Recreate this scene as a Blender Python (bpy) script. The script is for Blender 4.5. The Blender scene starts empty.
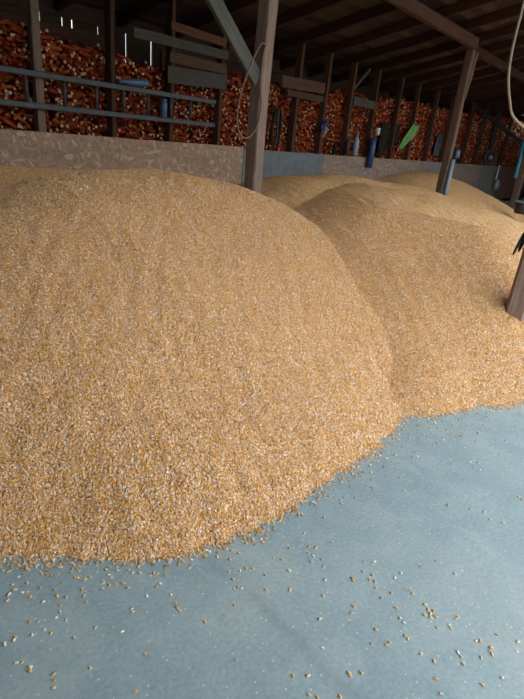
import bpy, bmesh, math, random
import numpy as np
from mathutils import Matrix, Vector, Quaternion
random.seed(7); rng = np.random.default_rng(7)
SC = bpy.context.scene
COL = SC.collection

# ------------------------------------------------------------------ helpers
def link(name, me, mat=None, parent=None, loc=(0, 0, 0), rot=None):
    o = bpy.data.objects.new(name, me); COL.objects.link(o)
    if mat is not None and me is not None:
        for m in (mat if isinstance(mat, (list, tuple)) else [mat]): me.materials.append(m)
    o.location = loc
    if rot is not None:
        o.rotation_mode = 'QUATERNION'; o.rotation_quaternion = rot
    if parent is not None: o.parent = parent
    return o
def tag(o, label=None, cat=None, group=None, kind=None):
    if label: o['label'] = label
    if cat: o['category'] = cat
    if group: o['group'] = group
    if kind: o['kind'] = kind
    return o
def empty(name, loc, label, cat, group=None):
    o = bpy.data.objects.new(name, None); COL.objects.link(o); o.location = loc
    o.empty_display_size = .05
    return tag(o, label, cat, group)
def mesh_of(bm, name, smooth=False):
    me = bpy.data.meshes.new(name); bm.normal_update(); bm.to_mesh(me); bm.free()
    if smooth: me.polygons.foreach_set('use_smooth', [True] * len(me.polygons))
    return me
def rough_beam(L, w, h, seed, jit=.004, bev=.006, seg=None, wav=0.0):
    """a sawn timber along local X, w in Y, h in Z, edges a little uneven"""
    r = random.Random(seed)
    n = seg or max(2, min(14, int(L / .35)))
    bm = bmesh.new(); rings = []
    ph = r.random() * 6
    for i in range(n + 1):
        x = -L / 2 + L * i / n
        oy = wav * math.sin(ph + i * 1.3); oz = wav * math.cos(ph * 2 + i * .9)
        b = min(bev, w * .3, h * .3)
        prof = [(-w/2+b, -h/2), (w/2-b, -h/2), (w/2, -h/2+b), (w/2, h/2-b), (w/2-b, h/2), (-w/2+b, h/2), (-w/2, h/2-b), (-w/2, -h/2+b)]
        dx = r.uniform(-jit, jit) if i in (0, n) else 0
        rings.append([bm.verts.new((x + dx * (1 if k % 3 else 2), y + oy + r.uniform(-jit, jit), z + oz + r.uniform(-jit, jit))) for k, (y, z) in enumerate(prof)])
    for a, b2 in zip(rings, rings[1:]):
        for k in range(8):
            bm.faces.new((a[k], a[(k + 1) % 8], b2[(k + 1) % 8], b2[k]))
    bm.faces.new(rings[0][::-1]); bm.faces.new(rings[-1])
    bmesh.ops.recalc_face_normals(bm, faces=bm.faces)
    return mesh_of(bm, 'timber')
def frame_quat(p0, p1, up=(0, 0, 1)):
    x = (Vector(p1) - Vector(p0)).normalized(); u = Vector(up)
    if abs(x.dot(u)) > .98: u = Vector((0, 1, 0))
    y = u.cross(x).normalized(); z = x.cross(y)
    return Matrix((x, y, z)).transposed().to_quaternion()
_sd = [0]
def timber(name, p0, p1, w, h, mat, parent=None, up=(0, 0, 1), **k):
    _sd[0] += 1
    L = (Vector(p1) - Vector(p0)).length
    return link(name, rough_beam(L, w, h, _sd[0], **k), mat, parent, (Vector(p0) + Vector(p1)) / 2, frame_quat(p0, p1, up))
def post_square(name, p0, p1, w, d, mat, **k):
    # upright, w along world X, d along world Y
    return timber(name, p0, p1, w, d, mat, up=(0, 1, 0), **k)
def tube_mesh(pts, rad, seg=10, closed_ends=True, smooth=True):
    """swept tube through pts; rad scalar or list"""
    pts = [Vector(p) for p in pts]
    rads = rad if isinstance(rad, (list, tuple)) else [rad] * len(pts)
    bm = bmesh.new(); rings = []; n = None
    for i, p in enumerate(pts):
        t = (pts[min(i + 1, len(pts) - 1)] - pts[max(i - 1, 0)]).normalized()
        if n is None:
            n = t.orthogonal().normalized()
        n = (n - t * n.dot(t)).normalized(); b = t.cross(n)
        rings.append([bm.verts.new(p + (n * math.cos(a) + b * math.sin(a)) * rads[i]) for a in [2 * math.pi * k / seg for k in range(seg)]])
    for a, c in zip(rings, rings[1:]):
        for k in range(seg):
            bm.faces.new((a[k], a[(k + 1) % seg], c[(k + 1) % seg], c[k]))
    if closed_ends:
        bm.faces.new(rings[0][::-1]); bm.faces.new(rings[-1])
    bmesh.ops.recalc_face_normals(bm, faces=bm.faces)
    return mesh_of(bm, 'tube', smooth)
def smooth_path(pts, n=6):
    pts = [Vector(p) for p in pts]; out = []
    for i in range(len(pts) - 1):
        p0, p1, p2, p3 = pts[max(i-1, 0)], pts[i], pts[i+1], pts[min(i+2, len(pts)-1)]
        for k in range(n):
            t = k / n
            out.append(.5 * ((2*p1) + (p2-p0)*t + (2*p0-5*p1+4*p2-p3)*t*t + (3*p1-p0-3*p2+p3)*t**3))
    return out + [pts[-1]]
def lathe_mesh(prof, seg=16, axis='Z'):
    """profile [(r, z)] turned round Z (or X)"""
    bm = bmesh.new(); rings = []
    for r, z in prof:
        rings.append([bm.verts.new((r*math.cos(a), r*math.sin(a), z) if axis == 'Z' else (z, r*math.cos(a), r*math.sin(a))) for a in [2*math.pi*k/seg for k in range(seg)]])
    for a, c in zip(rings, rings[1:]):
        for k in range(seg):
            bm.faces.new((a[k], a[(k+1) % seg], c[(k+1) % seg], c[k]))
    bm.faces.new(rings[0][::-1]); bm.faces.new(rings[-1])
    bmesh.ops.recalc_face_normals(bm, faces=bm.faces)
    return mesh_of(bm, 'turned', True)
def grid_mesh(verts, faces, name):
    me = bpy.data.meshes.new(name); me.from_pydata(verts, [], faces); me.update()
    return me
def np_mesh(name, V, F):
    """V (n,3), F (m,4) int quads"""
    me = bpy.data.meshes.new(name)
    me.vertices.add(len(V)); me.vertices.foreach_set('co', np.ascontiguousarray(V, np.float32).ravel())
    me.loops.add(F.size); me.loops.foreach_set('vertex_index', np.ascontiguousarray(F, np.int32).ravel())
    me.polygons.add(len(F)); me.polygons.foreach_set('loop_start', np.arange(0, F.size, F.shape[1], dtype=np.int32))
    me.update(calc_edges=True)
    return me
def set_col(me, C, name='tint'):
    a = me.color_attributes.new(name, 'FLOAT_COLOR', 'POINT')
    buf = np.ones((len(me.vertices), 4), np.float32); buf[:, :3] = C
    a.data.foreach_set('color', buf.ravel())

# ------------------------------------------------------------------ materials
class NT:
    def __init__(s, name, rough=.8, spec=.3):
        s.m = bpy.data.materials.new(name); s.m.use_nodes = True
        s.t = s.m.node_tree; s.n = s.t.nodes; s.b = s.n['Principled BSDF']
        s.b.inputs['Roughness'].default_value = rough
        s.b.inputs['Specular IOR Level'].default_value = spec
    def add(s, typ, **k):
        nd = s.n.new(typ)
        for a, v in k.items(): setattr(nd, a, v)
        return nd
    def l(s, a, b): s.t.links.new(a, b)
    def coords(s, scale, kind='Object', rot=(0, 0, 0)):
        c = s.add('ShaderNodeTexCoord'); mp = s.add('ShaderNodeMapping')
        mp.inputs['Scale'].default_value = scale; mp.inputs['Rotation'].default_value = rot
        s.l(c.outputs[kind], mp.inputs['Vector']); return mp.outputs['Vector']
    def noise(s, vec, scale, detail=4, rough=.6, dist=0.0):
        x = s.add('ShaderNodeTexNoise'); x.inputs['Scale'].default_value = scale
        x.inputs['Detail'].default_value = detail; x.inputs['Roughness'].default_value = rough
        x.inputs['Distortion'].default_value = dist
        s.l(vec, x.inputs['Vector']); return x.outputs['Fac']
    def ramp(s, fac, stops, interp='LINEAR'):
        r = s.add('ShaderNodeValToRGB'); r.color_ramp.interpolation = interp
        e = r.color_ramp.elements
        while len(e) > 1: e.remove(e[-1])
        e[0].position = stops[0][0]; e[0].color = (*stops[0][1], 1)
        for p, c in stops[1:]:
            q = e.new(p); q.color = (*c, 1)
        s.l(fac, r.inputs['Fac']); return r.outputs['Color']
    def mix(s, fac, a, b, mode='MIX'):
        x = s.add('ShaderNodeMix', data_type='RGBA', blend_type=mode)
        for sock, v in ((x.inputs[0], fac), (x.inputs[6], a), (x.inputs[7], b)):
            if isinstance(v, (int, float)): sock.default_value = v
            elif isinstance(v, tuple): sock.default_value = (*v, 1)
            else: s.l(v, sock)
        return x.outputs[2]
    def math(s, op, a, b=0.0):
        x = s.add('ShaderNodeMath', operation=op)
        for sock, v in ((x.inputs[0], a), (x.inputs[1], b)):
            if isinstance(v, (int, float)): sock.default_value = v
            else: s.l(v, sock)
        return x.outputs[0]
    def bump(s, h, dist, strength=1.0):
        b = s.add('ShaderNodeBump'); b.inputs['Distance'].default_value = dist; b.inputs['Strength'].default_value = strength
        s.l(h, b.inputs['Height']); s.l(b.outputs['Normal'], s.b.inputs['Normal'])
    def base(s, c):
        if isinstance(c, tuple): s.b.inputs['Base Color'].default_value = (*c, 1)
        else: s.l(c, s.b.inputs['Base Color'])

def wood(name, dark, light, rough=.85, vary=.35):
    w = NT(name, rough, .2)
    oi = w.add('ShaderNodeObjectInfo')
    cv = w.coords((1, 1, 1))
    off = w.add('ShaderNodeVectorMath', operation='ADD')
    w.l(cv, off.inputs[0])
    comb = w.add('ShaderNodeCombineXYZ'); r10 = w.math('MULTIPLY', oi.outputs['Random'], 37.0)
    for k in range(3): w.l(r10, comb.inputs[k])
    w.l(comb.outputs[0], off.inputs[1])
    st = w.add('ShaderNodeVectorMath', operation='MULTIPLY'); st.inputs[1].default_value = (1.3, 22, 22)
    w.l(off.outputs[0], st.inputs[0])
    g = w.noise(st.outputs[0], 2.2, 5, .65, .4)
    big = w.noise(off.outputs[0], 2.6, 3, .6)
    c = w.ramp(g, [(.28, dark), (.72, light)])
    c2 = w.mix(w.math('MULTIPLY', big, .55), c, tuple(.55 * v for v in dark))
    br = w.math('ADD', w.math('MULTIPLY', oi.outputs['Random'], vary), 1 - vary / 2)
    hsv = w.add('ShaderNodeHueSaturation'); w.l(br, hsv.inputs['Value']); w.l(c2, hsv.inputs['Color'])
    w.base(hsv.outputs['Color']); w.bump(g, .004, .6)
    return w.m
def plain(name, col, rough=.5, spec=.4, metal=0, var=.25, scale=14):
    w = NT(name, rough, spec); w.b.inputs['Metallic'].default_value = metal
    f = w.noise(w.coords((1, 1, 1)), scale, 4)
    w.base(w.ramp(f, [(.3, tuple(v * (1 - var) for v in col)), (.7, tuple(min(1, v * (1 + var)) for v in col))]))
    return w.m

M = {}
M['post_dark'] = wood('dark_post_wood', (.05, .023, .014), (.112, .056, .036))
M['post_pale'] = wood('pale_post_wood', (.12, .085, .062), (.23, .17, .13))
M['post_main'] = wood('main_post_wood', (.19, .125, .095), (.42, .32, .27))
M['rafter'] = wood('rafter_wood', (.032, .012, .008), (.07, .028, .018))
M['grey_board'] = wood('grey_board_wood', (.048, .041, .034), (.094, .081, .069))
M['red_board'] = wood('red_board_wood', (.085, .035, .018), (.165, .07, .038))
M['brown_board'] = wood('brown_board_wood', (.058, .033, .022), (.112, .064, .042))
M['brace'] = wood('brace_wood', (.075, .077, .068), (.14, .142, .128))
M['ladder'] = plain('slate_ladder_paint', (.044, .047, .053), .5, .4, 0, .3)
M['blue'] = plain('blue_plastic', (.045, .105, .19), .4, .5, 0, .2)
M['navy'] = plain('navy_plastic', (.012, .055, .16), .4, .5, 0, .2)
M['pale_blue'] = plain('pale_blue_plastic', (.20, .26, .32), .45, .5, 0, .15)
M['teal'] = plain('teal_paint', (.03, .17, .24), .45, .4, 0, .3)
M['green'] = plain('green_cloth', (.12, .27, .085), .7, .3, 0, .3, 9)
M['black'] = plain('black_rubber', (.022, .022, .024), .55, .4, 0, .3)
M['charcoal'] = plain('charcoal_cloth', (.022, .019, .017), .95, .05, 0, .3)
M['white'] = plain('white_plastic', (.62, .65, .66), .5, .4, 0, .1)
M['rope'] = plain('tan_rope', (.17, .115, .075), .9, .2, 0, .3, 60)
M['cable'] = plain('pale_cable', (.26, .225, .18), .6, .3, 0, .15, 40)
M['steel'] = plain('dull_steel', (.20, .20, .20), .45, .5, .6, .3)

# ---- concrete
w = NT('concrete_floor', .62, .35)
v = w.coords((1, 1, 1))
n1 = w.noise(v, .9, 5, .6, .3); n2 = w.noise(v, 6, 6, .65, .6); n3 = w.noise(v, 60, 4, .7)
c = w.ramp(n1, [(.32, (.20, .295, .33)), (.52, (.28, .375, .39)), (.68, (.37, .44, .425))])
c = w.mix(w.ramp(n2, [(.44, (0, 0, 0)), (.70, (.6, .6, .6))]), c, (.40, .475, .48))
c = w.mix(w.ramp(n2, [(.24, (.45, .45, .45)), (.40, (0, 0, 0))]), c, (.22, .285, .30))
c = w.mix(.22, c, w.ramp(n3, [(.3, (.12, .16, .17)), (.7, (.56, .64, .66))]))
# a long dark scratch with a wandering edge, its own mark on the slab
sx = w.add('ShaderNodeSeparateXYZ'); w.l(v, sx.inputs[0])
wob = w.noise(v, 5, 4, .7)
ln = w.math('ADD', w.math('ADD', sx.outputs['X'], w.math('MULTIPLY', sx.outputs['Y'], -.13)), w.math('MULTIPLY', wob, .12))
dist = w.math('ABSOLUTE', w.math('ADD', ln, -1.115))
fade = w.noise(v, 3.1, 4, .7, .5)
mk = w.math('MULTIPLY', w.ramp(dist, [(0, (1, 1, 1)), (.05, (0, 0, 0))]), w.ramp(fade, [(.38, (0, 0, 0)), (.65, (.32, .32, .32))]))
c = w.mix(mk, c, (.105, .12, .125))
vo = w.add('ShaderNodeTexVoronoi'); vo.inputs['Scale'].default_value = 42; w.l(v, vo.inputs['Vector'])
sel = w.math('LESS_THAN', vo.outputs['Distance'], .15)
sr = w.add('ShaderNodeSeparateColor'); w.l(vo.outputs['Color'], sr.inputs[0])
sel = w.math('MULTIPLY', sel, w.math('GREATER_THAN', sr.outputs[0], .55))
c = w.mix(w.math('MULTIPLY', sel, .8), c, (.66, .64, .58))
w.base(c); w.bump(n2, .004, .5); M['concrete'] = w.m

# ---- grain seen from further off: the same kernels as cells
PAL = [(.77, .405, .065), (.72, .41, .175), (.68, .32, .055), (.82, .565, .34), (.75, .445, .215), (.37, .175, .085), (.90, .79, .68), (.57, .33, .185)]
PW = [.22, .15, .12, .14, .12, .07, .10, .08]
w = NT('corn_grain', .55, .3)
v = w.coords((1, 1, 1))
vo = w.add('ShaderNodeTexVoronoi'); vo.inputs['Scale'].default_value = 135; w.l(v, vo.inputs['Vector'])
sr = w.add('ShaderNodeSeparateColor'); w.l(vo.outputs['Color'], sr.inputs[0])
acc = 0; st = []
for p_, c_ in zip(PW, PAL):
    st.append((acc, c_)); acc += p_
c = w.ramp(sr.outputs[0], st, 'CONSTANT')
w.base(c)
w.bump(w.math('SUBTRACT', 1.0, vo.outputs['Distance']), .006, .9)
M['grain'] = w.m
w = NT('corn_kernel', .42, .4)
at = w.add('ShaderNodeAttribute', attribute_name='tint'); w.base(at.outputs['Color'])
M['kernel'] = w.m
w = NT('loose_corn_kernel', .42, .4)
oi = w.add('ShaderNodeObjectInfo')
c = w.ramp(oi.outputs['Random'], [(0, (.68, .36, .10)), (.3, (.72, .45, .18)), (.6, (.70, .48, .28)), (.8, (.84, .74, .60))], 'CONSTANT')
at = w.add('ShaderNodeAttribute', attribute_name='tint')
w.base(w.mix(w.math('MULTIPLY', at.outputs['Fac'], .75), c, (.80, .72, .58)))
M['loose'] = w.m

# ---- cobs
w = NT('corn_ear', .7, .12)
at = w.add('ShaderNodeAttribute', attribute_name='tint')
w.base(at.outputs['Color'])
vo = w.add('ShaderNodeTexVoronoi'); vo.inputs['Scale'].default_value = 130; w.l(w.coords((1, 1, 1)), vo.inputs['Vector'])
w.bump(vo.outputs['Distance'], .003, .8)
M['ear'] = w.m

# ---- strand board and retaining boards
def strand(name, pal):
    w = NT(name, .8, .25)
    c = None
    for k, (ang, sc_) in enumerate([(.85, (11, 1, 30)), (-.75, (12, 1, 32)), (-1.3, (11, 1, 28)), (.1, (11, 1, 32))]):
        vo = w.add('ShaderNodeTexVoronoi'); vo.inputs['Scale'].default_value = 1
        mp = w.coords(sc_, 'Object', (0, 0, 0))
        rot = w.coords((1, 1, 1), 'Object', (0, ang, 0))
        mul = w.add('ShaderNodeVectorMath', operation='MULTIPLY'); mul.inputs[1].default_value = sc_
        w.l(rot, mul.inputs[0]); w.l(mul.outputs[0], vo.inputs['Vector'])
        sr = w.add('ShaderNodeSeparateColor'); w.l(vo.outputs['Color'], sr.inputs[0])
        cc = w.ramp(sr.outputs[k % 3], [(0, pal[0]), (.3, pal[1]), (.62, pal[2]), (.9, pal[3])], 'CONSTANT')
        if c is None: c = cc
        else:
            c = w.mix(w.math('GREATER_THAN', sr.outputs[(k + 1) % 3], (0, .5, .66, .74)[k]), c, cc)
    w.base(c); return w.m
M['post_far'] = wood('far_post_wood', (.085, .05, .036), (.19, .125, .095))
M['osb'] = strand('strand_board', [(.27, .175, .115), (.31, .205, .14), (.345, .235, .162), (.44, .325, .235)])
M['osb_grey'] = strand('greyed_strand_board', [(.19, .135, .105), (.225, .165, .13), (.255, .19, .15), (.31, .24, .195)])
M['blue_panel'] = plain('blue_grey_sheet', (.125, .14, .15), .6, .35, 0, .22, 5)
M['grey_panel'] = plain('grey_sheet', (.17, .155, .145), .7, .3, 0, .22, 4)
M['red_panel'] = plain('red_brown_sheet', (.16, .085, .06), .75, .3, 0, .25, 5)
M['wall'] = wood('wall_board_wood', (.04, .022, .016), (.09, .053, .038))
w = NT('ceiling_boards', .9, .15)
at = w.add('ShaderNodeAttribute', attribute_name='tint')
g = w.noise(w.coords((.8, 14, 14)), 2.5, 4, .65, .3)
w.base(w.mix(.5, at.outputs['Color'], w.ramp(g, [(.3, (.014, .007, .005)), (.75, (.065, .036, .026))])))
M['ceil'] = w.m
w = NT('yard_ground', .9, .2)
w.base(w.ramp(w.noise(w.coords((1, 1, 1)), 1.2, 5), [(.3, (.13, .12, .10)), (.7, (.22, .20, .17))])); M['yard'] = w.m

# ------------------------------------------------------------------ the setting
def box_mesh(x0, x1, y0, y1, z0, z1):
    bm = bmesh.new(); bmesh.ops.create_cube(bm, size=1)
    for q in bm.verts:
        q.co = (x0 if q.co.x < 0 else x1, y0 if q.co.y < 0 else y1, z0 if q.co.z < 0 else z1)
    return mesh_of(bm, 'slab')
XL, XR, YF, YB = -3.2, 30.0, -1.4, 7.2
ZR = lambda y: 3.09 + .24 * (6 - y)          # underside of the rafters
tag(link('floor', box_mesh(XL, XR, YF, YB + .1, -.15, 0), M['concrete']), kind='structure')
tag(link('ground', box_mesh(-60, 80, -70, YF, -.3, -.12), M['yard']), kind='structure')
# outer wall: upright boards with a few open joints where daylight shows
gaps = [(4.065, .030), (4.385, .026), (4.53, .032), (4.935, .024), (5.41, .030), (5.885, .034), (6.44, .030), (6.10, .012)]
gaps += [(x, .02) for x in (9.2, 12.6, 15.3, 19.2, 20.6, 21.4)]
gaps.sort()
me_v, me_f = [], []
def add_box(x0, x1, y0, y1, z0, z1):
    b = len(me_v)
    for x in (x0, x1):
        for y in (y0, y1):
            for z in (z0, z1): me_v.append((x, y, z))
    for f in ((0,1,3,2),(4,6,7,5),(0,4,5,1),(2,3,7,6),(0,2,6,4),(1,5,7,3)): me_f.append([b + i for i in f])
x = XL
while x < XR:
    nxt = x + .19
    g_ = [g for g in gaps if x < g[0] < nxt + .06]
    if g_:
        xe = g_[0][0] - g_[0][1] / 2; xn = g_[0][0] + g_[0][1] / 2
    else: xe = xn = nxt
    add_box(x, min(xe, XR), YB - .012 + random.uniform(-.004, .004), YB + .02, 0, 2.98)
    x = xn
tag(link('wall_back', grid_mesh(me_v, me_f, 'wall_back'), M['wall']), kind='structure')
tag(link('wall_left', box_mesh(XL - .1, XL, YF, YB + .1, 0, 5.6), M['wall']), kind='structure')
tag(link('wall_right', box_mesh(XR, XR + .1, YF, YB + .1, 0, 5.6), M['wall']), kind='structure')
tag(link('wall_light_block_right', box_mesh(17, XR, YF - .08, YF, 0, ZR(YF) + .13), M['wall']), kind='structure')  # unseen wall piece added to darken the far heap and crib
tag(link('wall_light_block_left', box_mesh(XL, .2, YF - .08, YF, 0, ZR(YF) + .13), M['wall']), kind='structure')  # unseen, added to block daylight coming in from the left
# boards fixed along the inside of the outer wall; they leave only short slots of daylight
for k, (x0, x1, z0, z1) in enumerate([(XL, 5.1, 2.36, 2.665), (XL, 5.6, 2.765, 2.98), (5.6, XR, 2.755, 2.98), (6.05, 8.0, 2.2, 2.66)]):
    o = tag(link('trim_%d' % (k + 1), rough_beam(x1 - x0, z1 - z0, .025, 900 + k, .004, .004, 24), M['post_dark'] if k in (0, 3) else M['wall'], None, ((x0 + x1) / 2, YB - .035, (z0 + z1) / 2), frame_quat((0, 0, 0), (1, 0, 0), (0, -1, 0))), kind='structure')
# roof: sheathing boards running along the barn
cv, cf, cc = [], [], []
HR = .15
hole = (22.2, 25.6, 5.92, 6.09)
y = YF
while y < YB + .25:
    bw = random.uniform(.13, .19)
    x = XL - .3 - random.random() * 2
    while x < XR + .3:
        L = random.uniform(2.2, 4.2)
        segs = [(x, x + L)]
        if hole[2] < y + bw / 2 < hole[3]:
            segs = [(a, b) for a, b in ((x, min(x + L, hole[0])), (max(x, hole[1]), x + L)) if b - a > .02]
        for a_, b_ in segs:
            dz = random.uniform(0, .010)
            b = len(cv); y1 = y + bw - .004
            for xx in (a_, b_ - .004):
                for yy in (y, y1):
                    for t in (0, .022): cv.append((xx, yy, ZR(yy) + HR + dz + t))
            for f in ((0,1,3,2),(4,6,7,5),(0,4,5,1),(2,3,7,6),(0,2,6,4),(1,5,7,3)): cf.append([b + i for i in f])
            tone = random.choice([(.03, .014, .010), (.045, .021, .015), (.075, .037, .025), (.02, .010, .008), (.115, .062, .042), (.07, .055, .028), (.055, .028, .02)])
            cc += [tone] * 8
        x += L
    y += bw
me = grid_mesh(cv, cf, 'ceiling'); set_col(me, np.array(cc))
tag(link('ceiling', me, M['ceil']), kind='structure')
# roof covering above the boards, open over the same short gap
rv, rf = [], []
def roof_quad(x0, x1, y0, y1):
    b = len(rv)
    for t in (.045, .075):
        for xx, yy in ((x0, y0), (x1, y0), (x1, y1), (x0, y1)): rv.append((xx, yy, ZR(yy) + HR + t))
    for f in ((3,2,1,0),(4,5,6,7),(0,1,5,4),(1,2,6,5),(2,3,7,6),(3,0,4,7)): rf.append([b + i for i in f])
roof_quad(XL - .3, XR + .3, YF, hole[2]); roof_quad(XL - .3, hole[0], hole[2], hole[3]); roof_quad(hole[1], XR + .3, hole[2], hole[3]); roof_quad(XL - .3, XR + .3, hole[3], YB + .3)
tag(link('ceiling_cover', grid_mesh(rv, rf, 'cover'), M['wall']), kind='structure')
# rafters
proto = None
for k in range(26):
    x = 2.34 + .97 * k
    if 22.2 < x < 25.5: continue
    p0, p1 = (x, YF + .1, ZR(YF + .1) + HR / 2), (x, YB - .05, ZR(YB - .05) + HR / 2)
    o = timber('rafter', p0, p1, .075, HR - .004, M['rafter'], jit=.003)
    tag(o, 'dark red-brown rafter sloping down to the crib wall under the roof boards', 'rafter', 'rafters under the roof boards')

# ------------------------------------------------------------------ main posts and beams
B1 = 3.395
def bz(y): return 3.395
mp = post_square('support_post', (4.78, 4.0, 0), (4.78, 4.0, 3.39), .155, .155, M['post_main'], jit=.004, bev=.012, wav=.006)
tag(mp, 'tall square timber post standing between the left and middle corn heaps', 'post')
rp = empty('support_post', (10.72, 4.0, 0), 'square timber post with a swollen head, rising behind the middle corn heap', 'post')
o = post_square('shaft', (0, 0, 0), (0, 0, 3.39), .135, .135, M['post_far'], jit=.005, bev=.012, wav=.006); o.parent = rp
o = timber('head_block', (.015, -.03, 2.60), (.155, -.03, 3.385), .14, .12, M['post_far'], rp, (0, 1, 0), jit=.012, bev=.03, seg=4)
o = link('pipe', tube_mesh([(.025, -.113, .45), (.025, -.113, 1.0), (.025, -.112, 1.5)], .045, 14), M['pale_blue'], rp)
o['label'] = 'pale blue-grey pipe strapped to the foot of the post'
sp = post_square('support_post', (4.74, .86, 0), (4.74, .86, ZR(.86) - .17), .19, .19, M['post_main'], jit=.006, bev=.03, wav=.006)
tag(sp, 'thick grey-brown post sunk in the corn at the right edge, nearest post', 'post')
xp = post_square('support_post', (16.72, 4.0, 0), (16.72, 4.0, 3.39), .17, .17, M['post_far'], jit=.005, bev=.012)
tag(xp, 'distant pale post at the right edge beside the hanging teal pole', 'post')
b = timber('roof_beam', (1.0, 3.95, 3.485), (10.62, 3.95, 3.485), .17, .18, M['post_dark'], jit=.01, bev=.035, wav=.008)
tag(b, 'heavy brown roof beam running left from the head of the far post, rounded end', 'beam')
b = timber('roof_beam', (10.45, 4.12, 3.475), (22.5, 4.12, 3.475), .15, .15, M['rafter'], jit=.008, bev=.03)
tag(b, 'darker roof beam carrying on to the right past the far post head', 'beam')
b = timber('roof_beam', (1.0, .8, ZR(.8) - .085), (20.0, .8, ZR(.8) - .085), .15, .165, M['post_dark'], jit=.008, bev=.03)
tag(b, 'roof beam on top of the nearest post, up near the open front', 'beam')
b = timber('diagonal_brace', (4.70, 4.0, 2.13), (3.16, 4.0, 3.385), .06, .155, M['brace'], jit=.004, bev=.008)
tag(b, 'thick grey diagonal brace leaning into the tall square post from the upper left', 'brace')
b = timber('diagonal_brace', (16.72, 4.05, 1.98), (17.4, 6.1, 3.06), .08, .10, M['grey_board'], jit=.004)
tag(b, 'thin grey diagonal brace sloping to the distant post at the right edge', 'brace')

# ------------------------------------------------------------------ crib posts
crib = [(3.31, 'post_pale', .095, .09, 'pale weathered crib post behind the ladder, first from the left edge'),
        (4.27, 'post_dark', .06, .12, 'narrow crib post behind the ladder, second from the left edge'),
        (5.22, 'post_dark', .06, .12, 'crib post at the left ends of the nailed grey boards'),
        (6.20, 'post_dark', .06, .11, 'crib post at the right ends of the nailed grey boards and ladder'),
        (8.15, 'post_dark', .075, .12, 'first crib post to the right of the tall square post'),
        (9.08, 'post_dark', .075, .12, 'crib post with the blue gloves stuck on it'),
        (10.02, 'post_dark', .085, .12, 'crib post carrying a short side strut near the roof'),
        (11.03, 'post_dark', .07, .12, 'crib post directly behind the tall navy tube'),
        (12.2, 'post_dark', .07, .11, 'crib post just left of the green cloth'),
        (13.2, 'post_dark', .06, .11, 'crib post partly behind the green cloth'),
        (14.4, 'post_dark', .08, .11, 'crib post next to the right of the green cloth'),
        (15.6, 'post_dark', .08, .11, 'crib post showing just left of the far post with the swollen head'),
        (17.3, 'post_dark', .10, .11, 'crib post right of the far post with the swollen head'),
        (18.6, 'post_dark', .10, .11, 'crib post just left of the round black coil'),
        (20.0, 'grey_board', .14, .11, 'greyish crib post at the right of the round black coil'),
        (21.6, 'post_dark', .12, .11, 'last crib post before the hanging teal pole')]
for x, m, w_, d_, lab in crib:
    p = post_square('crib_post', (x, 6.0, 0), (x + random.uniform(-.02, .02), 6.0, 3.088), w_, d_, M[m], jit=.003, bev=.006, wav=.004)
    tag(p, lab, 'post')
st = timber('strut', (10.08, 5.99, 2.62), (10.62, 5.99, 3.05), .05, .06, M['grey_board'])
tag(st, 'short grey strut from a crib post up to the roof', 'strut')

# boards nailed on the crib posts
def board(name, x0, z0, x1, z1, h, mat, lab, y=5.926, cat='board'):
    o = timber(name, (x0, y, z0), (x1, y, z1), .024, h, M[mat], up=(0, 0, 1), jit=.004, bev=.003)
    return tag(o, lab, cat)
board('board', 4.56, 2.60, 6.26, 2.61, .115, 'grey_board', 'long brown-grey board nailed across two crib posts, reaching furthest left', 5.918)
board('board', 5.17, 2.79, 6.22, 2.765, .105, 'red_board', 'orange-brown board at the top of the nailed stack of boards', 5.926)
board('board', 5.15, 2.43, 6.26, 2.425, .13, 'brown_board', 'narrow brown board between the long board and the wide grey board')
board('board', 5.13, 2.215, 6.27, 2.26, .20, 'grey_board', 'wide grey board lowest in the nailed stack, above the ladder end')
board('board', 7.62, 2.45, 8.92, 2.49, .18, 'brown_board', 'upper brown board right of the tall square post')
board('board', 7.80, 2.30, 8.92, 2.31, .10, 'brown_board', 'lower, narrower brown board right of the tall square post')
board('board', 10.05, 2.40, 10.95, 2.40, .16, 'grey_board', 'short grey-green board between two crib posts under the strut')

# retaining boards in front of the crib posts
def panel(x0, x1, mat, lab, z1=1.37, name='retaining_board', y=5.933, t=.018, tilt=0):
    me = box_mesh(-(x1 - x0) / 2, (x1 - x0) / 2, -t / 2, t / 2, -(z1 - .12) / 2, (z1 - .12) / 2)
    o = link(name, me, M[mat], None, ((x0 + x1) / 2, y, (z1 + .12) / 2))
    bv = o.modifiers.new('edge', 'BEVEL'); bv.width = .003; bv.segments = 1
    return tag(o, lab, 'board')
panel(1.90, 4.3395, 'osb', 'flaky tan strand board behind the left heap, at the left edge', 1.385)
panel(4.3405, 6.78, 'osb', 'flaky tan strand board whose right end stops at the tall square post', 1.38)
panel(6.79, 9.20, 'blue_panel', 'blue-grey sheet standing behind the tall square post', 1.35)
panel(9.21, 11.6, 'osb_grey', 'greyed strand board behind the foot of the navy tube', 1.345)
panel(11.61, 14.0, 'osb_grey', 'greyed strand board below the green cloth', 1.345)
panel(14.01, 16.6, 'grey_panel', 'grey sheet crossed by the far post with the swollen head', 1.345)
panel(16.61, 19.2, 'osb_grey', 'greyed strand board between the far post and the black coil', 1.345)
panel(19.21, 21.4, 'grey_panel', 'grey sheet under the black coil and the hanging white scoop', 1.345)
panel(21.41, 26.0, 'red_panel', 'red-brown sheet at the far right end of the retaining wall', 1.36)

# ------------------------------------------------------------------ ladder lying along the posts
lad = empty('ladder', (2.2, 5.90, 1.65), 'slate-grey ladder hung sideways along the crib posts', 'ladder')
for z in (0, .315):
    o = timber('rail', (-.3, 0, z), (3.83, 0, z + .005), .045, .062, M['ladder'], lad, jit=.001, bev=.008)
for x in (.10, .52, .93, 1.38, 1.80, 2.19, 2.58, 2.97, 3.34):
    link('rung', tube_mesh([(x, 0, .02), (x, 0, .30)], .02, 10), M['ladder'], lad)
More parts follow.
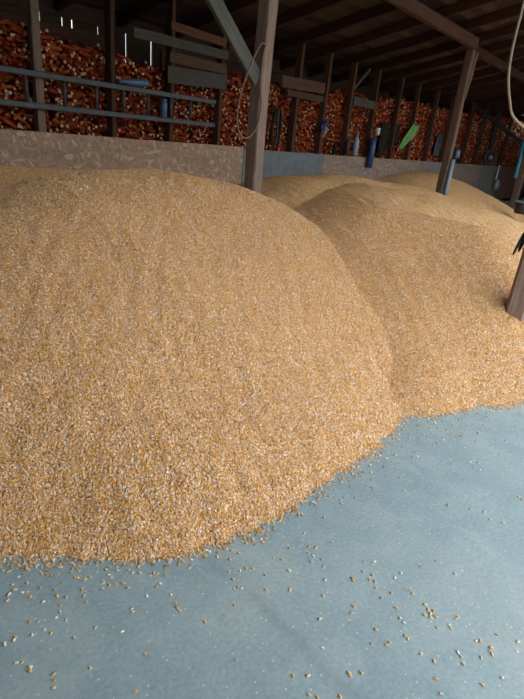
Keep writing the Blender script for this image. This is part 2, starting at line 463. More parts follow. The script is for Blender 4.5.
# bottle-like blue things on the ladder
o = link('blue_tube', lathe_mesh([(.012, -.23), (.022, -.225), (.043, .02), (.045, .20), (.042, .21)], 16, 'X'), M['blue'], None, (4.53, 5.875, 2.046), Quaternion((0, 1, 0), -.07))
tag(o, 'blue plastic tube lying on the upper rail of the ladder', 'tube')
o = empty('blue_bottle', (4.99, 5.835, 1.685), 'blue bottle standing upright against the ladder, between its rails', 'bottle')
link('body', lathe_mesh([(.04, 0), (.048, .004), (.048, .175), (.044, .185), (.03, .19)], 16), M['blue'], o)
link('cap', lathe_mesh([(.04, .19), (.042, .195), (.042, .22), (.038, .225)], 14), M['blue'], o)

# rope / hose loop hung on the tall post
loop = [(4.70, 3.93, 2.46), (4.60, 3.90, 2.44), (4.42, 3.86, 2.22), (4.31, 3.85, 1.99), (4.265, 3.85, 1.76), (4.31, 3.85, 1.60), (4.44, 3.85, 1.545), (4.58, 3.85, 1.65), (4.64, 3.855, 1.86), (4.62, 3.87, 2.06), (4.64, 3.89, 2.3), (4.695, 3.915, 2.45)]
o = link('rope', tube_mesh(smooth_path(loop, 6), .009, 8), M['rope']); tag(o, 'tan rope hanging in a long loop on the tall square post', 'rope')
cab = [(6.50, 2.0, 4.06), (6.53, 2.0, 3.5), (6.54, 2.0, 3.06), (6.545, 2.0, 2.69), (6.66, 2.0, 2.44), (6.93, 2.0, 2.23), (7.28, 2.0, 2.08), (7.9, 1.9, 1.98), (8.8, 1.6, 1.98), (10.62, .85, 2.1)]
o = link('cable', tube_mesh(smooth_path(cab, 6), .015, 8), M['cable']); tag(o, 'pale cable hanging from the roof at the right edge', 'cable')
fp = post_square('support_post', (10.74, .80, 0), (10.74, .80, ZR(.8) - .17), .19, .19, M['post_main'], jit=.006, bev=.03)
tag(fp, 'front post out to the right that the pale cable runs to', 'post')

# ------------------------------------------------------------------ odds and ends along the crib
# dark harness of straps right of the tall post
h = empty('harness', (7.66, 5.98, 1.45), 'dark harness of straps hanging on the cobs right of the tall square post', 'harness')
link('collar', tube_mesh(smooth_path([(-.10, 0, .0), (-.13, -.01, .25), (-.08, -.01, .50), (.02, 0, .58), (.09, -.01, .45), (.10, 0, .2), (.07, 0, -.02)], 5), .03, 8), M['charcoal'], h)
link('strap', tube_mesh(smooth_path([(.02, 0, .58), (.0, -.02, .35), (.02, -.01, .1), (-.02, 0, -.05)], 5), .02, 8), M['black'], h)
# gloves
def glove(loc, mat, lab, rz):
    g = empty('work_glove', loc, lab, 'glove'); g.rotation_euler = (0, rz, 0)
    p = [(-.0, 0, .11), (0, -.01, .05), (0, -.02, -.02), (0, -.02, -.06)]
    link('palm', tube_mesh(smooth_path(p, 4), [.034 + .012 * math.sin(i / 12 * 3.1) for i in range(13)], 12), M[mat], g)
    for k in range(4):
        x = -.036 + .024 * k
        link('finger', tube_mesh([(x, -.02, -.05), (x * 1.15, -.025, -.10), (x * 1.2, -.015, -.135 + .012 * abs(k - 1.5))], [.014, .013, .009], 8), M[mat], g)
    link('thumb', tube_mesh([(.03, -.02, .02), (.065, -.03, -.03), (.07, -.025, -.06)], [.015, .014, .01], 8), M[mat], g)
    return g
glove((9.03, 5.90, 1.88), 'navy', 'blue work glove stuck on a crib post', .9)
glove((9.20, 6.01, 1.82), 'pale_blue', 'pale grey-blue work glove hanging next to the blue one', -.7)
def bottle(name, loc, r, H, mat, lab, cap, cat='bottle', tilt=0):
    o = empty(name, loc, lab, cat); o.rotation_euler = (0, tilt, 0)
    link('body', lathe_mesh([(r * .8, 0), (r, .01), (r, H * .68), (r * .75, H * .8), (r * .38, H * .88), (r * .36, H * .94)], 16), M[mat], o)
    link('cap', lathe_mesh([(r * .42, H * .93), (r * .42, H * .995), (r * .36, H)], 14), M[cap], o)
    return o
bottle('bottle', (10.0, 5.885, 1.37), .05, .34, 'black', 'black bottle in front of a crib post, left of the pale blue bottle', 'black')
bottle('bottle', (10.42, 5.93, 1.37), .065, .42, 'pale_blue', 'pale blue bottle between the black bottle and the navy tube', 'pale_blue')
bottle('bottle', (9.62, 5.95, 1.36), .05, .25, 'charcoal', 'dim violet-grey bottle left of the black bottle', 'charcoal')
o = link('navy_tube', lathe_mesh([(.05, 0), (.075, .01), (.075, .62), (.06, .63), (.045, .64)], 18), M['navy'], None, (11.0, 5.84, 1.13)); tag(o, 'tall navy blue tube hung over the retaining boards', 'tube')
o = link('white_cup', lathe_mesh([(.035, 0), (.05, .005), (.06, .14), (.062, .15)], 14), M['white'], None, (11.42, 5.99, 1.83)); tag(o, 'small white cup among the cobs right of the navy tube', 'cup')
def cloth(name, x0, x1, z0, z1, mat, lab, cat, y=5.9, skew=0, fold=.03, nx=14, nz=16, shape=None):
    vs, fs = [], []
    for j in range(nz + 1):
        t = j / nz
        for i in range(nx + 1):
            s_ = i / nx
            a, b_ = (shape(t) if shape else (0, 1))
            u = a + (b_ - a) * s_
            vs.append((x0 + (x1 - x0) * u + skew * t, y + fold * math.sin(s_ * 11 + t * 2) * (.4 + .6 * t) - .02 * t, z1 + (z0 - z1) * t - .03 * math.sin(s_ * 3.1) * (1 - t)))
    for j in range(nz):
        for i in range(nx):
            b0 = j * (nx + 1) + i; fs.append((b0, b0 + 1, b0 + nx + 2, b0 + nx + 1))
    me = grid_mesh(vs, fs, name); me.polygons.foreach_set('use_smooth', [True] * len(me.polygons))
    o = link(name, me, M[mat]); so = o.modifiers.new('thick', 'SOLIDIFY'); so.thickness = .008
    return tag(o, lab, cat)
cloth('green_cloth', 12.46, 13.42, 1.60, 2.20, 'green', 'bright green leaf-shaped cloth hanging on the cobs', 'cloth', 5.905, 0, .02,
      shape=lambda t: (.62 * (1 - t) ** 1.2 - .0, min(1, 1.0 - .86 * t ** 1.5)))
cloth('dark_sack', 12.27, 12.55, 1.70, 2.16, 'charcoal', 'black sack hanging behind the green cloth', 'sack', 6.03, 0, .02)
cloth('hanging_coat', 11.66, 11.98, 1.42, 2.14, 'charcoal', 'dark grey coat hanging between the white cup and the next crib post', 'coat', 6.02, 0, .03)
cloth('dark_sack', 15.0, 15.35, 1.50, 2.12, 'black', 'long black sack hanging just left of the far post', 'sack', 6.02, 0, .03)
# white can on the boards right of the far post
o = empty('oil_can', (16.48, 5.88, 1.50), 'small pale blue can with a black back beside the far post', 'can'); o.rotation_euler = (0, 0, 0)
link('body', lathe_mesh([(.06, 0), (.085, .01), (.085, .2), (.06, .22)], 16), M['pale_blue'], o)
link('bracket', box_mesh(-.24, -.08, .0, .044, -.22, .27), M['black'], o)
# black coil of hose
def torus_pts(R, n=28, wob=.0): return [(R * math.cos(a), wob * math.sin(3 * a), R * 1.0 * math.sin(a)) for a in [2 * math.pi * k / n for k in range(n + 1)]]
o = empty('hose_coil', (19.25, 5.74, 1.60), 'round black coil of hose hung over the retaining boards', 'hose'); o.rotation_euler = (0, 0, -.75)
for r_, y_ in ((.21, 0), (.18, -.03), (.22, -.05)):
    link('hose_turn', tube_mesh([(p[0] * r_ / .2, p[1] + y_, p[2] * r_ / .2) for p in torus_pts(.2, 28, .008)], .035, 8, False), M['black'], o)
link('pale_wad', lathe_mesh([(.02, -.08), (.09, -.03), (.10, .04), (.03, .1)], 10), M['grey_panel'], o, (.02, .02, 0))
# white scoop on a cord
o = empty('hanging_scoop', (21.05, 5.87, 1.36), 'white scoop hanging by its long handle in front of the retaining wall', 'scoop')
link('handle', tube_mesh([(.05, 0, .02), (.0, -.01, -.2), (-.05, -.02, -.48)], [.022, .026, .034], 8), M['white'], o)
link('bowl', lathe_mesh([(.03, -.82), (.09, -.79), (.115, -.70), (.10, -.60), (.05, -.48)], 14), M['pale_blue'], o, (-.06, -.10, 0))
# teal pole at the right edge hung on the brace
o = link('teal_pole', tube_mesh([(16.42, 4.12, 2.08), (16.2, 4.02, 1.6), (16.0, 3.96, 1.15)], .05, 12), M['teal']); tag(o, 'teal blue pole hanging below the thin grey brace at the right edge', 'pole')
o = empty('bucket', (13.45, 3.0, .46), 'dark bucket with a pale blue rim half sunk in the far corn heap, right edge', 'bucket')
link('tub', lathe_mesh([(.12, 0), (.15, .02), (.18, .26), (.17, .27)], 18), M['black'], o)
link('rim', tube_mesh([(.182 * math.cos(a), .182 * math.sin(a), .265) for a in [2 * math.pi * k / 24 for k in range(25)]], .014, 8, False), M['pale_blue'], o)
# two-pronged tool poking in from the right
o = empty('pitchfork', (4.92, .98, 1.10), 'dark tool with two worn prongs jutting in above the nearest post foot', 'fork')
link('tine', tube_mesh(smooth_path([(.06, .0, .06), (-.04, .0, .02), (-.17, .01, -.08), (-.29, .02, -.22)], 4), [.016] * 9 + [.015, .013, .011, .007], 8), M['black'], o)
link('tine', tube_mesh(smooth_path([(.06, .0, .04), (-.01, .0, -.03), (-.08, .01, -.12), (-.13, .02, -.21)], 4), [.016] * 9 + [.015, .013, .011, .007], 8), M['black'], o)
link('handle', tube_mesh([(.05, .0, .05), (.35, .02, .38), (.8, .05, .85)], .018, 10), M['post_pale'], o)

# ------------------------------------------------------------------ corn heaps
CAM = np.array([0, 0, 1.6])
R_ = np.array([[0.631642429822953, -0.7694296719396595, 0.09489900308319185], [-0.24514838317315157, -0.3143605989129378, -0.9171039657959661], [0.7354795109824239, 0.5560174401850421, -0.3871879325794228]])
FPX = 510.0
def ridge(X, Y, pts, s, r):
    best = np.full(X.shape, -9.0)
    for (x0, y0, h0), (x1, y1, h1) in zip(pts, pts[1:]):
        dx, dy = x1 - x0, y1 - y0
        t = np.clip(((X - x0) * dx + (Y - y0) * dy) / (dx * dx + dy * dy), 0, 1)
        d = np.hypot(X - x0 - t * dx, Y - y0 - t * dy)
        best = np.maximum(best, h0 + (h1 - h0) * t - s * (np.sqrt(d * d + r * r) - r))
    return best
_ph = rng.random((40, 4))
def wob(X, Y, amp, wl, n=7, k=0):
    o = np.zeros(X.shape)
    for i in range(n):
        a = _ph[(i + k) % 40, 0] * 6.283; f_ = 6.283 / wl * (.6 + .9 * _ph[(i + k) % 40, 1])
        o += np.sin((X * np.cos(a) + Y * np.sin(a)) * f_ + _ph[(i + k) % 40, 2] * 6.283)
    return o * amp / n ** .5
def fit_edge(fn, pts, sg=.42):
    p = np.array(pts); K = np.exp(-((p[:, None] - p[None]) ** 2).sum(-1) / (2 * sg * sg)) + np.eye(len(p)) * .05
    wv = np.linalg.solve(K, -fn(p[:, 0], p[:, 1]))
    def g(X, Y):
        o = fn(X, Y)
        for (px_, py_), w_ in zip(p, wv): o = o + w_ * np.exp(-((X - px_) ** 2 + (Y - py_) ** 2) / (2 * sg * sg))
        return o
    return g
def hA(X, Y): return ridge(X, Y, [(-1.5, 3.7, .3), (1.2, 3.4, .70), (1.7, 3.6, .85), (2.05, 3.72, .97), (2.45, 3.9, 1.085), (2.9, 4.05, 1.165), (3.5, 4.08, 1.18), (3.95, 4.0, 1.12)], .49, .7)
def hB(X, Y): return np.maximum.reduce([ridge(X, Y, [(6.2, 4.3, 1.12), (7.0, 4.0, 1.15), (8.2, 3.6, 1.08), (9.4, 3.2, .86)], .44, .6),
                             ridge(X, Y, [(6.2, 3.5, 1.05), (5.5, 2.75, 1.0), (5.9, 1.8, .90), (6.6, .8, .70), (8.5, -.2, .5)], .44, .45),
                             ridge(X, Y, [(6.6, 3.4, 1.12), (7.6, 2.5, .98), (7.8, 1.6, .72)], .42, .6)])
def hC(X, Y): return ridge(X, Y, [(12.4, 5.6, 1.0), (13.4, 5.5, 1.12), (14.4, 5.4, 1.04), (16.0, 5.1, .66)], .42, .5)
def hD(X, Y):
    top = np.interp(X, [-2, 1.5, 4.4, 5.9, 6.84, 7.45, 8.2], [1.0, 1.03, .98, .90, .76, .60, .2])
    return top - .46 * np.maximum(0, 5.9 - Y)
def fine(X, Y): return wob(X, Y, .004, .5, 8, 0) + wob(X, Y, .012, 1.6, 6, 9) + wob(X, Y, .0035, .16, 9, 18)
hA2 = fit_edge(hA, [(.1, 2.2), (.63, 1.63), (.80, 1.42), (1.0, 1.22), (1.2, 1.11), (1.43, 1.03), (1.72, .98), (2.0, .98), (2.31, .98), (2.62, 1.0), (2.86, 1.03)])
hB2 = fit_edge(hB, [(2.95, 1.0), (3.12, .9), (3.43, .72), (3.82, .46), (4.2, .2), (4.7, -.1)])
HS = [hA2, hB2, hC, hD]
def fields(X, Y):
    f_ = fine(X, Y); return np.stack([h(X, Y) + f_ for h in HS])
def height(X, Y): return fields(X, Y).max(0)
def kernel_quads(P, N, seedrng, down):
    """one little tooth-shaped kernel per point: 8 corners, 6 sides"""
    n = len(P)
    base = np.array([[-.0058, -.0020, -.0016], [-.0058, .0020, -.0016], [-.0058, .0020, .0016], [-.0058, -.0020, .0016],
                     [.0052, -.0042, -.0023], [.0052, .0042, -.0023], [.0052, .0042, .0023], [.0052, -.0042, .0023]])
    Nj = N + seedrng.normal(0, .46, (n, 3)); Nj /= np.linalg.norm(Nj, axis=1, keepdims=True)
    T = down + seedrng.normal(0, .75, (n, 3)); T -= Nj * (T * Nj).sum(1, keepdims=True); T /= np.linalg.norm(T, axis=1, keepdims=True) + 1e-9
    T *= np.where(seedrng.random((n, 1)) < .5, -1, 1)
    B = np.cross(Nj, T)
    sc = seedrng.uniform(.72, 1.05, (n, 1, 1))
    b = base[None] * sc
    V = P[:, None, :] + b[..., 0:1] * T[:, None, :] + b[..., 1:2] * B[:, None, :] + b[..., 2:3] * Nj[:, None, :]
    F0 = np.array([[0, 3, 2, 1], [4, 5, 6, 7], [0, 1, 5, 4], [1, 2, 6, 5], [2, 3, 7, 6], [3, 0, 4, 7]])
    F = F0[None] + (np.arange(n) * 8)[:, None, None]
    ci = seedrng.choice(len(PAL), n, p=np.array(PW) / sum(PW))
    C = np.array(PAL)[ci] * seedrng.uniform(.85, 1.12, (n, 1))
    CC = np.repeat(C[:, None, :], 8, 1)
    tip = np.array([.78, .66, .48]); k = (seedrng.random((n, 1, 1)) < .45) * .7
    CC[:, :4] = CC[:, :4] * (1 - k) + tip * k
    return V.reshape(-1, 3), F.reshape(-1, 4), CC.reshape(-1, 3)

GX = np.concatenate([np.arange(-3.15, -.4, .06), np.arange(-.4, 7.0, .025), np.arange(7.0, 12, .05), np.arange(12, 20.0, .08)])
GY = np.concatenate([np.arange(-1.5, -.2, .06), np.arange(-.2, 3.6, .025), np.arange(3.6, 5.9, .04), [5.9, 5.918]])
XX, YY = np.meshgrid(GX, GY, indexing='ij')
FS = fields(XX, YY); ZZ = FS.max(0); WHO = FS.argmax(0)
ny = len(GY)
cells_i, cells_j = np.meshgrid(np.arange(len(GX) - 1), np.arange(ny - 1), indexing='ij')
quad = np.stack([cells_i * ny + cells_j, (cells_i + 1) * ny + cells_j, (cells_i + 1) * ny + cells_j + 1, cells_i * ny + cells_j + 1], -1).reshape(-1, 4)
zf = ZZ.ravel(); qmax = zf[quad].max(1); keep = qmax > -.012
qwho = WHO.ravel()[quad[:, 0]]
PV = np.stack([XX.ravel(), YY.ravel(), np.maximum(zf, -.02)], 1)
# kernel points: even scatter thinned with distance from where the photo was taken
def scatter(x0, x1, y0, y1, dens):
    n = int((x1 - x0) * (y1 - y0) * dens)
    return rng.uniform(x0, x1, n), rng.uniform(y0, y1, n)
kx, ky = scatter(-.6, 8.2, -.2, 5.9, 23000)
e = 1e-3
kz = height(kx, ky)
lim = -rng.exponential(.010, len(kx))
ok = kz > lim
kx, ky, kz = kx[ok], ky[ok], kz[ok]
P = np.stack([kx, ky, np.maximum(kz, 0)], 1)
q = (P - CAM) @ R_.T; dist_ = np.linalg.norm(P - CAM, axis=1)
u = FPX * q[:, 0] / q[:, 2]; v_ = FPX * q[:, 1] / q[:, 2]
inside = (q[:, 2] > .2) & (np.abs(u) < 262 + 90) & (np.abs(v_) < 349 + 60)
p_keep = np.clip(1.0 - (dist_ - 3.1) / 3.2, 0, 1)
ok = inside & (rng.random(len(P)) < p_keep)
P = P[ok]
fx = (height(P[:, 0] + .01, P[:, 1]) - height(P[:, 0] - .01, P[:, 1])) / .02
fy = (height(P[:, 0], P[:, 1] + .01) - height(P[:, 0], P[:, 1] - .01)) / .02
flat = height(P[:, 0], P[:, 1]) < 0
fx[flat] = 0; fy[flat] = 0
N = np.stack([-fx, -fy, np.ones(len(P))], 1); N /= np.linalg.norm(N, axis=1, keepdims=True)
Dn = np.stack([-fx, -fy, -(fx ** 2 + fy ** 2)], 1); Dn /= np.linalg.norm(Dn, axis=1, keepdims=True) + 1e-6
P = P + N * np.where(flat, .0028, rng.uniform(.0005, .0042, len(P)))[:, None]
KW = fields(P[:, 0], P[:, 1]).argmax(0)
print('kernels', len(P))
names = ['big heap of golden shelled corn at the left, running down to the concrete', 'broad middle heap of shelled corn right of the tall square post', 'low distant heap of shelled corn behind the far post', 'bank of shelled corn in shade against the strand board at the left rear']
for i, lab in enumerate(names):
    sel = keep & (qwho == i)
    Q = quad[sel]; used, inv = np.unique(Q, return_inverse=True); Q = inv.reshape(-1, 4)
    V = PV[used]; C = np.full((len(V), 3), .4)
    nb = len(Q)
    ks = KW == i
    if ks.any():
        v2, f2, c2 = kernel_quads(P[ks], N[ks], rng, Dn[ks])
        Q = np.concatenate([Q, f2 + len(V)]); V = np.concatenate([V, v2]); C = np.concatenate([C, c2])
    me = np_mesh('corn_heap', V, Q); set_col(me, C)
    mi = np.zeros(len(Q), np.int32); mi[nb:] = 1
    o = link('corn_heap', me, [M['grain'], M['kernel']])
    me.polygons.foreach_set('material_index', mi)
    sm = np.zeros(len(Q), bool); sm[:nb] = True; me.polygons.foreach_set('use_smooth', sm)
    tag(o, lab, 'corn heap', None, 'stuff')

# ------------------------------------------------------------------ loose kernels on the slab, one by one
def loose_mesh(seed):
    r = random.Random(seed); bm = bmesh.new(); rings = []
    prof = [(-.0060, .0016, .0011), (-.0045, .0026, .0017), (-.001, .0038, .0022), (.0028, .0044, .0024), (.0050, .0040, .0020), (.0058, .0026, .0012)]
    for x, hw, hh in prof:
        rings.append([bm.verts.new((x, hw * math.cos(a) * r.uniform(.93, 1.07), hh * math.sin(a))) for a in [2 * math.pi * k / 8 for k in range(8)]])
    for a, c in zip(rings, rings[1:]):
        for k in range(8): bm.faces.new((a[k], a[(k + 1) % 8], c[(k + 1) % 8], c[k]))
    bm.faces.new(rings[0][::-1]); bm.faces.new(rings[-1]); bmesh.ops.recalc_face_normals(bm, faces=bm.faces)
    me = mesh_of(bm, 'corn_kernel', True)
    t = np.zeros((len(me.vertices), 3)); t[:16] = 1; set_col(me, t)
    me.materials.append(M['loose']); return me
LM = [loose_mesh(k) for k in range(4)]
LOOSE = [(0.584, 1.471), (0.58, 1.443), (0.591, 1.413), (0.625, 1.442), (0.602, 1.377), (0.645, 1.388), (0.693, 1.425), (0.678, 1.343), (0.669, 1.314), (0.619, 1.235), (0.641, 1.247), (0.569, 1.264), (0.712, 1.353), (0.654, 1.269), (0.483, 1.257), (0.457, 1.27), (0.549, 1.285), (0.532, 1.233), (0.462, 1.165), (0.464, 1.125), (0.472, 1.135), (0.45, 1.178), (0.491, 1.265), (0.51, 1.062), (0.5, 1.045), (0.619, 1.125), (0.638, 1.204), (0.744, 1.274), (0.798, 1.304), (0.725, 1.219), (0.853, 1.262), (0.825, 1.224), (0.735, 1.246), (0.815, 1.247), (0.865, 1.163), (0.814, 1.067), (0.957, 1.149), (0.977, 1.149), (0.933, 0.968), (0.955, 1.026), (1.047, 0.983), (0.74, 1.03), (0.743, 0.911), (0.644, 0.836), (0.933, 0.68), (1.139, 0.876), (1.156, 0.871), (1.16, 0.854), (1.185, 0.945), (1.233, 0.984), (1.219, 0.917), (0.596, 0.999), (0.487, 1.023), (0.864, 1.197), (0.942, 0.989), (0.932, 0.951), (0.962, 0.854), (1.444, 0.954), (1.384, 0.832), (1.359, 0.782), (1.361, 0.774), (1.221, 0.785), (1.286, 0.718), (1.524, 0.793), (1.541, 0.768), (1.493, 0.776), (1.494, 0.751), (1.503, 0.712), (1.618, 0.74), (1.461, 0.739), (1.477, 0.685), (1.423, 0.646), (1.353, 0.61), (1.509, 0.572), (1.499, 0.562), (1.62, 0.578), (1.65, 0.547), (1.569, 0.555), (1.55, 0.517), (1.582, 0.52), (1.558, 0.494), (1.395, 0.501), (1.362, 0.491), (1.534, 0.477), (1.504, 0.44), (1.635, 0.444), (1.554, 0.422), (1.678, 0.437), (1.618, 0.371), (1.612, 0.356), (1.503, 0.376), (1.473, 0.345), (1.464, 0.325), (1.597, 0.299), (1.583, 0.281), (1.571, 0.268), (1.592, 0.265), (1.55, 0.284), (1.574, 0.246), (1.556, 0.259), (1.531, 0.225), (1.575, 0.196), (1.564, 0.185), (1.62, 0.186), (1.634, 0.184), (1.364, 0.388), (1.352, 0.327), (1.337, 0.331), (1.416, 0.299), (1.412, 0.286), (1.259, 0.562), (1.168, 0.493), (1.155, 0.378), (1.183, 0.349), (1.053, 0.473), (1.019, 0.509), (1.004, 0.436), (1.017, 0.413), (1.067, 0.36), (1.148, 0.371), (1.339, 0.153), (1.301, 0.121), (1.486, 0.131), (1.478, 0.117), (1.457, 0.103), (1.58, 0.098), (1.59, 0.087), (1.524, 0.063), (1.575, 0.047), (1.59, 0.048), (1.661, 0.048), (1.5, -0.015), (1.427, 0.029), (1.396, 0.183), (1.389, 0.227), (1.686, -0.019), (1.64, -0.027), (1.564, 0.037), (1.303, 0.372), (1.771, 0.394), (1.849, 0.355), (1.837, 0.268), (2.255, 0.454), (2.308, 0.362), (2.299, 0.263), (2.324, 0.209), (2.338, 0.303), (2.916, 0.818), (2.906, 0.749), (2.905, 0.659), (2.975, 0.641), (2.978, 0.549), (3.177, 0.536), (2.728, 0.502), (2.685, 0.465), (3.236, 0.58), (2.623, 0.574), (2.664, 0.601), (2.248, 0.452), (3.135, 0.42), (3.376, 0.422), (2.943, 0.396), (2.825, 0.309), (2.728, 0.805), (2.58, 0.772), (2.736, 0.726), (2.586, 0.186), (2.601, 0.205), (2.741, 0.624), (2.855, 0.574), (3.112, 0.579), (3.004, 0.466), (3.047, 0.356), (2.691, 0.434), (2.754, 0.465), (3.227, 0.507), (2.742, 0.882), (2.571, 0.849), (2.462, 0.841), (2.307, 0.832), (2.325, 0.878), (2.143, 0.878), (2.015, 0.876), (1.89, 0.859), (2.152, 0.824), (1.958, 0.814), (2.901, 0.879), (2.796, 0.788)]
rr = random.Random(5)
n_extra = 0
while n_extra < 105:
    x, y = rr.uniform(.35, 3.9), rr.uniform(.1, 1.7)
    hh = float(height(np.array([x]), np.array([y]))[0])
    qq = R_ @ (np.array([x, y, 0]) - CAM); uu, vv = FPX * qq[0] / qq[2], FPX * qq[1] / qq[2]
    if -.16 < hh < -.022 and abs(uu) < 258 and abs(vv) < 345 and rr.random() < math.exp(hh * 14):
        LOOSE.append((x, y)); n_extra += 1
for k, (x, y) in enumerate(LOOSE):
    if float(height(np.array([x]), np.array([y]))[0]) > -.006: continue
    o = bpy.data.objects.new('corn_kernel', LM[k % 4]); COL.objects.link(o)
    o.location = (x, y, .0024); o.rotation_euler = (rr.uniform(-.12, .12), rr.uniform(-.1, .1), rr.uniform(0, 6.28)); s_ = rr.uniform(.95, 1.3); o.scale = (s_,) * 3
    tag(o, 'single loose corn kernel lying on the bare concrete in front of the heaps', 'corn kernel', 'loose kernels on the concrete')

# ------------------------------------------------------------------ ears of corn in the crib
def ear_geo(r):
    L = r.uniform(.15, .20); R0 = r.uniform(.021, .026); seg = 9
    prof = [(-.5, .45), (-.485, .80), (-.42, .98), (-.1, 1.0), (.2, .97), (.40, .85), (.485, .58), (.5, .3)]
    V = []; C = []
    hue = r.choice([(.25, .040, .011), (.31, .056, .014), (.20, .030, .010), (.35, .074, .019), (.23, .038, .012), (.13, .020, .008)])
    pale = r.random() < .6; pt = r.random() < .25
    for i, (t, f_) in enumerate(prof):
        for k in range(seg):
            a = 2 * math.pi * (k + .5 * (i % 2)) / seg; q_ = f_ * R0 * r.uniform(.95, 1.05)
            V.append((t * L, q_ * math.cos(a), q_ * math.sin(a)))
            c_ = [h_ * r.uniform(.72, 1.2) for h_ in hue]
            if pale and i == 0: c_ = [.50, .38, .28]
            if pale and i == 1: c_ = [.40, .20, .10]
            if pt and i >= 6: c_ = [.60, .42, .25]
            C.append(c_)
    V.append((-.5 * L - .001, 0, 0)); C.append([.54, .42, .31] if pale else [.30, .12, .05]); V.append((.503 * L, 0, 0)); C.append([.5, .25, .1])
    F = []
    for i in range(len(prof) - 1):
        for k in range(seg):
            F.append((i * seg + k, i * seg + (k + 1) % seg, (i + 1) * seg + (k + 1) % seg, (i + 1) * seg + k))
    n = len(prof) * seg
    for k in range(seg):
        F.append((n, (k + 1) % seg, k, k)); F.append((n + 1, (len(prof) - 1) * seg + k, (len(prof) - 1) * seg + (k + 1) % seg, (len(prof) - 1) * seg + (k + 1) % seg))
    return np.array(V), F, np.array(C)
re_ = random.Random(11)
EARS = [ear_geo(re_) for _ in range(14)]
def top_z(x): return float(np.interp(x, [2.0, 2.9, 3.5, 4.4, 5.1, 6.0, 6.9, 7.6, 8.2, 9.0, 10.3, 11.4, 12.6, 14.8, 19, 21.5, 26], [2.42, 2.42, 2.40, 2.34, 2.28, 2.33, 2.46, 2.45, 2.28, 2.36, 2.60, 2.54, 2.72, 2.70, 2.86, 3.03, 3.0]))
spots = []
for layer in range(3):
    z = 1.22
    while z < 3.05:
        x = 2.35 + re_.uniform(0, .1)
        while x < 26:
            side = re_.random() < np.interp(x, [2.5, 7, 10], [.22, .35, .6])
            if z < top_z(x) + re_.uniform(-.06, .03):
                yaw = re_.gauss(0, .35) if side else math.pi / 2 + re_.gauss(0, .45)
                if re_.random() < .5: yaw += math.pi
                pitch = re_.gauss(0, .28)
                spots.append((x, (6.155, 6.215, 6.30)[layer] + re_.uniform(-.03, .03) + (.0 if side else .02), z + re_.uniform(-.012, .012), yaw, pitch, re_.randrange(14), layer))
            x += (.145 if side else .058) * (1 if layer < 2 else 1.4) + re_.uniform(-.008, .02)
        z += .046 if layer < 2 else .06
def in_view(p):
    qq = R_ @ (np.array(p) - CAM); return qq[2] > 0 and abs(FPX * qq[0] / qq[2]) < 258 and abs(FPX * qq[1] / qq[2]) < 345
near = sorted([s for s in spots if s[6] == 0 and s[2] > 1.42 and in_view(s[:3])], key=lambda s: (s[0]) ** 2 + s[1] ** 2)[:300]
nearset = set(id(s) for s in near)
ear_me = []
def tri_clean(F): return [tuple(dict.fromkeys(f)) for f in F]
for V, F, C in EARS:
    me = grid_mesh(V.tolist(), tri_clean(F), 'corn_ear'); set_col(me, C); me.materials.append(M['ear'])
    me.polygons.foreach_set('use_smooth', [True] * len(me.polygons)); ear_me.append(me)
for s in near:
    o = bpy.data.objects.new('corn_ear', ear_me[s[5]]); COL.objects.link(o)
    o.location = s[:3]; o.rotation_euler = (0, s[4], s[3])
    tag(o, 'dried orange-red ear of corn packed in the crib behind the ladder at the left', 'ear of corn', 'ears of corn in the crib')
VV, FF, CC = [], [], []; base_i = 0
for s in spots:
    if id(s) in nearset: continue
    V, F, C = EARS[s[5]]
    ca, sa, cb, sb = math.cos(s[3]), math.sin(s[3]), math.cos(s[4]), math.sin(s[4])
    Rm = np.array([[ca, -sa, 0], [sa, ca, 0], [0, 0, 1]]) @ np.array([[cb, 0, sb], [0, 1, 0], [-sb, 0, cb]])
    VV.append(V @ Rm.T + np.array(s[:3])); CC.append(C)
    FF += [tuple(i + base_i for i in f) for f in tri_clean(F)]; base_i += len(V)
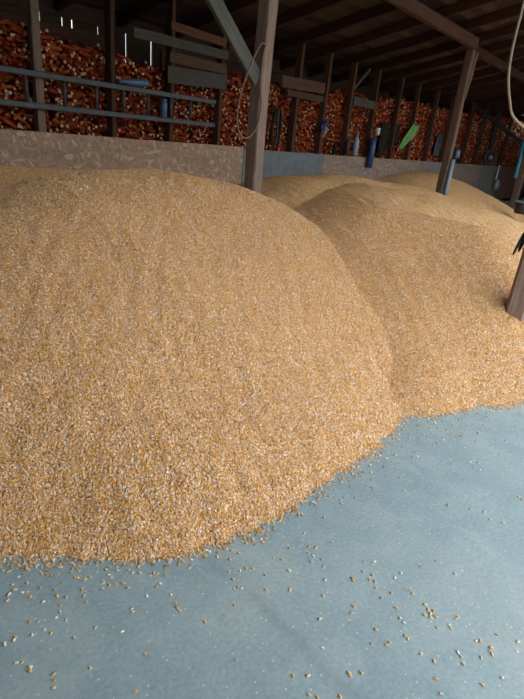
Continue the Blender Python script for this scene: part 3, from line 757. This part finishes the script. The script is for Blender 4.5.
# the mass of ears further in
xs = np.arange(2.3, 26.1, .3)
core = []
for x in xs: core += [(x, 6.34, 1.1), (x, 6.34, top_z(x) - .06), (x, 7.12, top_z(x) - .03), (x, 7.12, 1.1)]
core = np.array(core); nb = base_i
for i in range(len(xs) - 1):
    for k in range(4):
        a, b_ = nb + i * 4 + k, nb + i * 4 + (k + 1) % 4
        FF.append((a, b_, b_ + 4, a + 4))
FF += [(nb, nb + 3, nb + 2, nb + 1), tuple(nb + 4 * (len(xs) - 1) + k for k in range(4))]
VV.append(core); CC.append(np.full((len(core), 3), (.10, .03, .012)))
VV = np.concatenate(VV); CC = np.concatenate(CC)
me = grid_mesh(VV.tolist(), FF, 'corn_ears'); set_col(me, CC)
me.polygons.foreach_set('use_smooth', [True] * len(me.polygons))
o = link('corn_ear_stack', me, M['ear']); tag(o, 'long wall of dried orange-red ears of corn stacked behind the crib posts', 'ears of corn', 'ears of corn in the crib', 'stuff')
print('ears', len(spots))

# ------------------------------------------------------------------ light
wd = bpy.data.worlds.new('sky'); SC.world = wd; wd.use_nodes = True
nt = wd.node_tree; bg = nt.nodes['Background']
tc = nt.nodes.new('ShaderNodeTexCoord'); sx = nt.nodes.new('ShaderNodeSeparateXYZ'); rp_ = nt.nodes.new('ShaderNodeValToRGB')
nt.links.new(tc.outputs['Generated'], sx.inputs[0]); nt.links.new(sx.outputs['Z'], rp_.inputs['Fac']); nt.links.new(rp_.outputs['Color'], bg.inputs['Color'])
e_ = rp_.color_ramp.elements
e_[0].position = .10; e_[0].color = (.26, .28, .28, 1)          # low sky dimmed to keep level light off the back boards; no trees
e_[1].position = .9; e_[1].color = (.80, .91, 1.0, 1)
q_ = e_.new(.32); q_.color = (.85, .90, .93, 1)
q_ = e_.new(.55); q_.color = (.95, .98, 1.0, 1)
bg.inputs['Strength'].default_value = 1.6
sun = bpy.data.lights.new('sun', 'SUN'); sun.energy = 4.0; sun.angle = .01; sun.color = (1, .93, .82)
so = bpy.data.objects.new('sun', sun); COL.objects.link(so)
so.rotation_mode = 'QUATERNION'; so.rotation_quaternion = Vector((.75, -.10, .55)).to_track_quat('Z', 'Y')

# ------------------------------------------------------------------ camera
cd = bpy.data.cameras.new('camera'); cam = bpy.data.objects.new('camera', cd); COL.objects.link(cam)
cd.sensor_fit = 'VERTICAL'; cd.sensor_height = 24.0; cd.lens = 24.0 * FPX / 699.0; cd.clip_start = .02; cd.clip_end = 300
rt, dn, fw = [Vector(r.tolist()) for r in R_]
cam.matrix_world = Matrix.Translation((0, 0, 1.6)) @ Matrix((rt, -dn, -fw)).transposed().to_4x4()
SC.camera = cam
SC.view_settings.view_transform = 'Standard'; SC.view_settings.look = 'None'; SC.view_settings.gamma = 1; SC.view_settings.use_curve_mapping = False
SC.view_settings.exposure = 1.45
SC.cycles.use_denoising = True
SC.cycles.max_bounces = 6; SC.cycles.diffuse_bounces = 4
